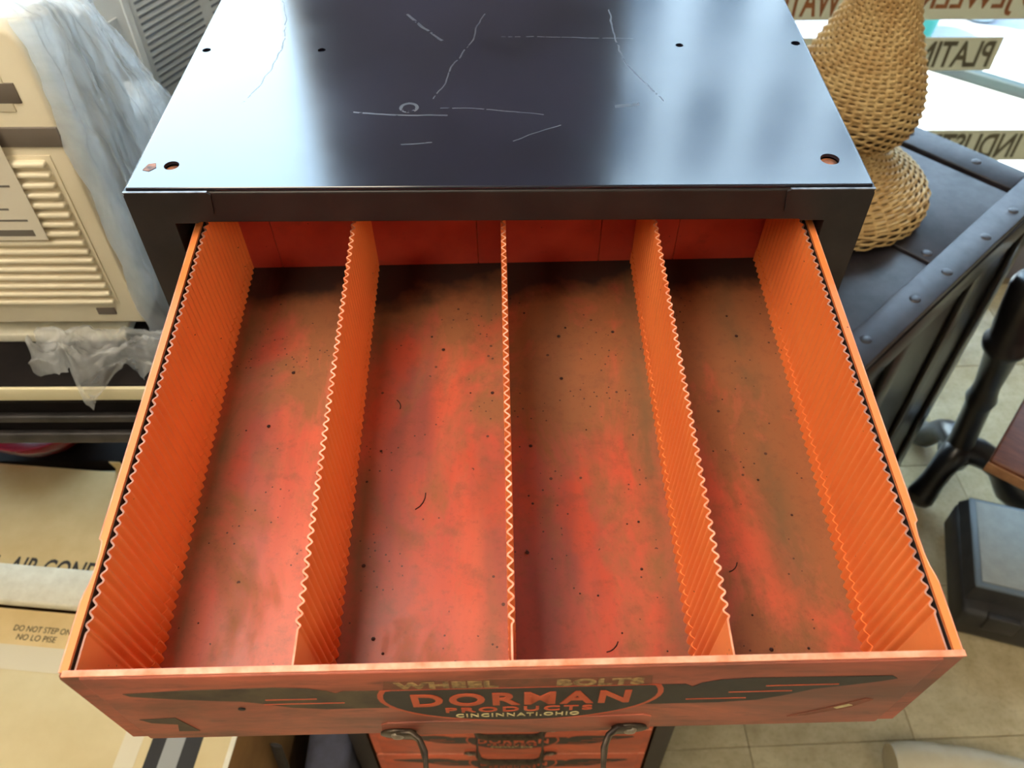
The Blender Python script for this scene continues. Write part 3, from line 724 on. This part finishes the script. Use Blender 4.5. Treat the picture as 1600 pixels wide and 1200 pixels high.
# local: +y runs along the slotted side, case extends to -x
bm = new(); box(bm, (-0.36, 0.0, 0.0), (0.0, 0.50, 0.36), 0.004); obj('case', bm, M_acw, AC2, smooth=True)
part_box('side_frame', (0.0, 0.055, 0.01), (0.0025, 0.065, 0.35), M_acw, AC2)
for g0, g1 in ((0.075, 0.185), (0.205, 0.315), (0.335, 0.445)):
    for k in range(34):
        zz = 0.03 + k * 0.0094
        o = part_box('vent_slot', (-0.0005, g0, zz), (0.0006, g1, zz + 0.0036), M_slot, AC2)
for k in range(2): part_box('corner_bracket', (-0.001, 0.008, 0.05 + 0.2 * k), (0.0018, 0.04, 0.15 + 0.2 * k), M_foamg, AC2)

# cartons below
cy = math.radians(-5.5)
CB = thing('cardboard_carton', 'pale cardboard carton with a warning line and black bands, nearest the camera', 'carton', (-0.66, 0.03, 0), cy)
cz = ZT - 0.80
part_box('body', (-0.36, -0.112, 0), (0.318, 0.098, cz - 0.003), M_cardshade, CB, 0.002)
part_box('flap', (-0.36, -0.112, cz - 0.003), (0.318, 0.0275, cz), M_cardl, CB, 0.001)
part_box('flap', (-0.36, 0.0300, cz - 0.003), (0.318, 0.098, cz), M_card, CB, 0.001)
part_box('clear_tape', (-0.36, 0.012, cz), (0.10, 0.046, cz + 0.0004), M_tape, CB)
part_box('clear_tape', (0.175, -0.112, cz), (0.200, 0.098, cz + 0.0005), M_tape, CB)
for a, b, m in ((0.212, 0.230, M_btape), (0.230, 0.254, M_gtape), (0.254, 0.276, M_btape)):
    part_box('printed_band', (a, -0.1125, cz), (b, 0.098, cz + 0.0006), m, CB)
part_box('edge_strip', (0.312, -0.1125, cz), (0.3185, 0.098, cz + 0.0008), M_foam, CB)
part_box('edge_strip', (-0.36, -0.124, cz - 0.016), (0.10, -0.112, cz + 0.003), M_foam, CB, 0.002)
lettering('DO NOT STEP ON', M_bink, CB, -0.038, 0.044, 0.066, 0.0745, cz + 0.0003, plane='top', thick=0.0002)
lettering('NO LO PISE', M_bink, CB, -0.028, 0.028, 0.0535, 0.062, cz + 0.0003, plane='top', thick=0.0002)
CA = thing('cardboard_carton', 'tan cardboard carton lettered AIR CONDITIONER, half under the black table', 'carton', (-0.70, 0.28, 0), cy)
part_box('body', (-0.36, -0.105, 0), (0.33, 0.096, cz - 0.003), M_cardshade, CA, 0.002)
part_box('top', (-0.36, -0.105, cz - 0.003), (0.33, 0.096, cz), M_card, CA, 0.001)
lettering('ROOM', M_bink, CA, -0.125, -0.050, -0.100, -0.066, cz + 0.0003, plane='top', thick=0.0003, bold=0.012)
lettering('AIR CONDITIONER', M_bink, CA, -0.030, 0.215, -0.100, -0.066, cz + 0.0003, plane='top', thick=0.0003, bold=0.012)
bm = new(); prism(bm, [(0.058, cz - 0.002), (0.064, cz + 0.012), (0.058, cz + 0.028), (0.076, cz + 0.029), (0.078, cz + 0.012), (0.070, cz - 0.002)], 0.0945, 0.096, 'xz'); obj('torn_tab', bm, M_card, CA)
bm = new(); box(bm, (-0.40, -0.030, 0.0), (0.36, 0.028, 0.016), 0.003); FO = obj('foam_board', bm, M_foam, loc=(-0.68, 0.163, cz + 0.0012), rot=(0, 0, cy), smooth=True)
tag(FO, 'white foam board lying across the two cardboard cartons', 'foam board')
bm = new(); lathe(bm, [(0.045, 0.0), (0.05, 0.006), (0.078, 0.05), (0.096, 0.105), (0.100, 0.128), (0.097, 0.128), (0.092, 0.105), (0.073, 0.052), (0.04, 0.012), (0.01, 0.010)], 40)
BO = obj('bowl', bm, M_red, loc=(-0.79, 0.502, 0.4502), smooth=True); BO.scale = (1.12, 1.12, 0.62); tag(BO, 'dark red bowl on the shelf under the black table', 'bowl')
# cloth-covered box and a strap between carton and cabinet
bm = new(); box(bm, (-0.034, -0.16, 0), (0.034, 0.12, 0.30), 0.012)
SB = obj('storage_box', bm, M_slate, loc=(-0.272, 0.06, 0), smooth=True); tag(SB, 'slate blue cloth box on the floor against the black cabinet', 'storage box')
bm = new(); P_ = [(0.0, -0.01, 0.0), (0.004, -0.005, 0.1), (0.0, 0.01, 0.25), (0.004, 0.03, 0.42)]
tube(bm, P_, 0.009, 8, flat=(1, 0.35)); STp = obj('webbing_strap', bm, M_strap, loc=(-0.322, -0.06, 0)); tag(STp, 'black braided strap hanging between the carton and the cabinet', 'strap')

# ------------------------------------------------------------------ right: riveted chest and wicker
CH = thing('steel_chest', 'dark steel chest with riveted strap edges, carrying the wicker vase', 'chest', (0.454, 0.306, 0), math.atan2(0.689, 0.725))
# local x = u (along the right-hand edge), y = w (towards the back left), top at 0.80
ct = ZT - 0.50; u0, u1, w0, w1 = -0.10, 0.585, 0.0, 0.44
part_box('body', (u0 + 0.008, w0 + 0.008, 0.0), (u1 - 0.008, w1 - 0.008, ct - 0.012), M_iron, CH)
part_box('top_sheet', (u0 + 0.004, w0 + 0.004, ct - 0.012), (0.262, w1 - 0.004, ct - 0.005), M_steel, CH, 0.001)
part_box('top_sheet', (0.266, w0 + 0.004, ct - 0.012), (0.512, w1 - 0.004, ct - 0.002), M_steel, CH, 0.001)
part_box('strap', (u0, w0, ct - 0.014), (u1, 0.046, ct), M_steel, CH, 0.0015)
part_box('strap', (0.524, 0.0462, ct - 0.014), (u1, w1, ct), M_steel, CH, 0.0015)
part_box('strap', (u0, w1 - 0.046, ct - 0.014), (0.523, w1, ct), M_steel, CH, 0.0015)
part_box('strap', (u0, 0.0462, ct - 0.014), (u0 + 0.05, w1 - 0.0462, ct), M_steel, CH, 0.0015)
part_box('side_strap', (u0, w0 - 0.002, ct - 0.062), (u1, w0 + 0.006, ct - 0.016), M_iron, CH, 0.001)
for x in (u0, 0.13, 0.36, u1 - 0.045): part_box('side_strap', (x, w0 - 0.001, 0.0), (x + 0.045, w0 + 0.007, ct - 0.063), M_iron, CH, 0.001)
bm = new(); lathe(bm, [(0.0080, 0), (0.0075, 0.0009), (0.0055, 0.0018), (0.002, 0.0022)], 14); rv = obj('rivet', bm, M_steel, CH, smooth=True, loc=(0.056, 0.026, ct))
for u, w_, z in ((0.176, 0.021, ct), (0.261, 0.018, ct), (0.378, 0.017, ct), (0.47, 0.018, ct), (0.555, 0.02, ct), (0.282, 0.060, ct - 0.002), (0.555, 0.12, ct), (0.555, 0.24, ct), (0.555, 0.36, ct), (-0.03, 0.022, ct)):
    inst(rv, CH, (u, w_, z))

VS = thing('wicker_vase', 'tan woven wicker vase with a flared foot, on the dark steel chest', 'vase', (0.500, 0.690, ct + 0.003), 0.3)
prof = [(0.146, 0.000), (0.150, 0.012), (0.149, 0.026), (0.140, 0.036), (0.122, 0.048), (0.102, 0.060), (0.080, 0.074), (0.064, 0.088), (0.056, 0.099), (0.062, 0.108), (0.078, 0.118), (0.089, 0.132), (0.0935, 0.150), (0.094, 0.166), (0.090, 0.188), (0.084, 0.208), (0.075, 0.230), (0.064, 0.254), (0.054, 0.278), (0.045, 0.304), (0.040, 0.330), (0.039, 0.360), (0.046, 0.385)]
# resample by arc length
seg_l = [0.0]
for a, b in zip(prof, prof[1:]): seg_l.append(seg_l[-1] + math.hypot(b[0] - a[0], b[1] - a[1]))
def at(s):
    for k in range(len(prof) - 1):
        if s <= seg_l[k + 1] or k == len(prof) - 2:
            f = (s - seg_l[k]) / (seg_l[k + 1] - seg_l[k]); a, b = prof[k], prof[k + 1]
            d = Vector((b[0] - a[0], b[1] - a[1])).normalized()
            return a[0] + (b[0] - a[0]) * f, a[1] + (b[1] - a[1]) * f, d
NS = 44; step = 0.0058; NR = int(seg_l[-1] / step)
bm = new(); lathe(bm, [(max(0.01, r - 0.0045), z) for r, z in prof], 40); obj('core', bm, M_wicki, VS, smooth=True)
bm = new()
for i in range(NR):
    r, z, d = at(0.003 + i * step); nseg = NS * 3; rings = []
    for k in range(nseg):
        th = 2 * PI * k / nseg
        am = 0.0024 * math.cos(NS / 2 * th + PI * i)
        nx, nz = d.y, -d.x                      # outward normal in the profile plane
        rr, zz = r + nx * am, z + nz * am
        c_, s_ = math.cos(th), math.sin(th); q = []
        for a, b in ((0.0017, 0), (0, 0.0026), (-0.0017, 0), (0, -0.0026)):
            R_ = rr + nx * a + d.x * b; Z_ = zz + nz * a + d.y * b
            q.append(bm.verts.new((R_ * c_, R_ * s_, Z_)))
        rings.append(q)
    for k in range(nseg):
        A, B = rings[k], rings[(k + 1) % nseg]
        for m_ in range(4): bm.faces.new([A[m_], A[(m_ + 1) % 4], B[(m_ + 1) % 4], B[m_]])
o = obj('weave', bm, M_wick, VS, smooth=True); o['kind'] = 'stuff'
bm = new()
for k in range(NS):
    th = 2 * PI * (k + 0.5) / NS
    tube(bm, [((r - 0.0006) * math.cos(th), (r - 0.0006) * math.sin(th), z) for r, z in prof], 0.0019, 5)
o = obj('stakes', bm, M_wick, VS, smooth=True); o['kind'] = 'stuff'
bm = new(); bmesh.ops.create_circle(bm, segments=4, radius=0.001)
bm.clear(); tube(bm, [(0.047 * math.cos(2 * PI * k / 40), 0.047 * math.sin(2 * PI * k / 40), 0.387) for k in range(40)], 0.0045, 8, closed=True); obj('rim', bm, M_wick, VS, smooth=True)

# cast-iron pedestal
PD = thing('iron_pedestal', 'black cast-iron pedestal on curved feet, right of the steel chest', 'pedestal', (0.966, 0.680, 0), 0)
bm = new(); lathe(bm, [(0.030, 0.15), (0.034, 0.17), (0.040, 0.185), (0.030, 0.20), (0.026, 0.22), (0.025, 0.34), (0.030, 0.36), (0.026, 0.375), (0.024, 0.40), (0.030, 0.49), (0.040, 0.505), (0.042, 0.52), (0.034, 0.53), (0.036, 0.56), (0.036, 0.66), (0.030, 0.675), (0.022, 0.68)], 28)
bmesh.ops.transform(bm, matrix=Matrix.Translation((0, 0, 0.105)) @ Matrix.Rotation(math.radians(-6), 4, 'Y') @ Matrix.Translation((0, 0, -0.15)), verts=bm.verts)
obj('column', bm, M_iron, PD, smooth=True)
bm = new(); lathe(bm, [(0.011, 0.675), (0.011, 0.715), (0.008, 0.72)], 16)
bmesh.ops.transform(bm, matrix=Matrix.Translation((0, 0, 0.105)) @ Matrix.Rotation(math.radians(-6), 4, 'Y') @ Matrix.Translation((0, 0, -0.15)), verts=bm.verts)
obj('bolt', bm, M_chrome, PD, smooth=True)
for ang, ln, drop in ((-2.50, 0.085, 0.0), (-0.30, 0.178, 0.0), (1.6, 0.150, 0.0)):
    c_, s_ = math.cos(ang), math.sin(ang)
    pr = [(0.0, 0.150, 0.034), (0.03, 0.146, 0.032), (0.062, 0.132, 0.029), (0.088, 0.108, 0.026), (0.106, 0.078, 0.026), (0.124, 0.050, 0.029), (0.148, 0.033, 0.031), (0.168, 0.028, 0.026), (0.184, 0.024, 0.012)]
    k_ = ln / 0.165
    bm = new(); tube(bm, [(a * k_ * c_, a * k_ * s_, b) for a, b, r in pr], [r for a, b, r in pr], 12)
    obj('foot', bm, M_iron, PD, smooth=True)

# low case with grey lid
LC = thing('equipment_case', 'low dark case with a grey lid, on the tile floor', 'case', (0.868, 0.328, 0), math.radians(-16.5))
part_box('body', (0.0, 0.0, 0.012), (0.34, 0.265, 0.095), M_dark, LC, 0.012)
part_box('foot_rail', (0.01, 0.01, 0.0), (0.33, 0.25, 0.014), M_dark, LC, 0.002)
bm = new()
vb = [(0.004, 0.030, 0.094), (0.34, 0.030, 0.094), (0.34, 0.262, 0.094), (0.004, 0.262, 0.094), (0.014, 0.040, 0.125), (0.33, 0.040, 0.125), (0.33, 0.250, 0.125), (0.014, 0.250, 0.125)]
v_ = [bm.verts.new(q) for q in vb]
for f in ((0, 3, 2, 1), (4, 5, 6, 7), (0, 1, 5, 4), (1, 2, 6, 5), (2, 3, 7, 6), (3, 0, 4, 7)): bm.faces.new([v_[i] for i in f])
obj('hood', bm, M_dark, LC)
part_box('lid', (0.012, 0.040, 0.124), (0.33, 0.252, 0.130), M_greyb, LC, 0.004)
part_box('lid_panel', (0.024, 0.052, 0.1295), (0.32, 0.244, 0.132), M_grey, LC, 0.001)
part_box('latch', (0.045, -0.004, 0.050), (0.105, 0.012, 0.097), M_dark, LC, 0.003)
part_box('latch', (0.150, -0.004, 0.050), (0.210, 0.012, 0.097), M_dark, LC, 0.003)

# wooden bench corner
BN = thing('wooden_bench', 'red-brown wooden bench, its worn corner above the iron foot', 'bench', (0.81, 0.425, 0), math.atan2(-0.64, 0.77))
part_box('seat', (0.0, 0.0, 0.425), (0.95, 0.29, 0.450), M_wood, BN, 0.004)
part_box('edge_strip', (-0.001, -0.004, 0.423), (0.95, 0.0, 0.444), M_woodl, BN, 0.001)
for x in (0.42, 0.85): part_box('trestle', (x, 0.02, 0.0), (x + 0.03, 0.27, 0.425), M_wood, BN, 0.002)
part_box('stretcher', (0.45, 0.13, 0.15), (0.85, 0.16, 0.20), M_wood, BN, 0.002)

# pale hose end on the floor
bm = new(); pts = []
for k in range(24):
    q = k / 23; pts.append((0.30 * q, -0.06 * q * q, 0.036))
rads = [0.030, 0.0345] + [0.036 if k % 7 else 0.034 for k in range(2, 24)]
tube(bm, pts, rads, 20)
HO = obj('drain_hose', bm, M_hose, loc=(0.672, 0.068, 0.0), smooth=True); tag(HO, 'pale beige hose lying on the floor tiles', 'hose')
bm = new(); tube(bm, [(-0.002, 0, 0.036), (0.004, 0, 0.036)], 0.0325, 20); obj('end_ring', bm, M_hose, HO, smooth=True)

# ------------------------------------------------------------------ shop-window lettering and the street
def Zl(z): return ZT + z
g = sign_strip('window_sign', 'GOLD JEWELRY', 0.46, 1.46, Zl(-0.580), Zl(-0.492), M_lbr, 'cream window strip with mirrored brown lettering GOLD JEWELRY WATCHES', 0.875, 1.305)
lettering('WATCHES', M_lbr, g, 0.505, 0.738, Zl(-0.572), Zl(-0.500), WY + 0.056, mirror=True, thick=0.0008, bold=0.02)
sign_strip('window_sign', 'PLATINUM', 0.60, 1.135, Zl(-0.702), Zl(-0.622), M_lol, 'cream window strip with mirrored olive lettering PLATINUM', 0.868, 1.122)
sign_strip('window_sign', 'INDUSTRIAL', 0.70, 1.50, Zl(-0.950), Zl(-0.862), M_lol, 'cream window strip with mirrored olive lettering INDUSTRIAL', 0.975, 1.290)
bm = new(); box(bm, (-0.7, -0.022, 0), (0.7, 0.022, 0.045), 0.008)
KB = obj('kerb_rail', bm, M_kerb, loc=(1.86, 2.45, -0.03), rot=(0, 0, math.radians(-38)), smooth=True); tag(KB, 'low green-grey rail on the pavement outside the window', 'rail')
bm = new(); lathe(bm, [(0.09, 0), (0.11, 0.02), (0.135, 0.22), (0.14, 0.24), (0.13, 0.24), (0.1, 0.05), (0.02, 0.04)], 28)
o = obj('planter', bm, M_teal, loc=(1.70, 3.15, -0.15), smooth=True); tag(o, 'round teal planter standing in the street outside', 'planter')
bm = new(); lathe(bm, [(0.07, 0), (0.09, 0.02), (0.11, 0.20), (0.12, 0.21), (0.10, 0.21), (0.08, 0.04), (0.02, 0.03)], 28)
o = obj('bucket', bm, M_pail, loc=(2.10, 3.35, -0.15), smooth=True); tag(o, 'pale blue bucket standing in the street outside', 'bucket')
BL = thing('building', 'grey building with tall windows across the street', 'building', (12.0, 19.0, -0.15))
part_box('facade', (-10.4, 0.0, 0.0), (14.0, 4.0, 16.0), M_bldg, BL)
for k in range(12):
    for j in range(4):
        x = -9.6 + k * 1.95
        f = part_box('window', (x, -0.08, 1.0 + j * 3.6), (x + 1.0, 0.0, 3.6 + j * 3.6), M_bwin, BL)
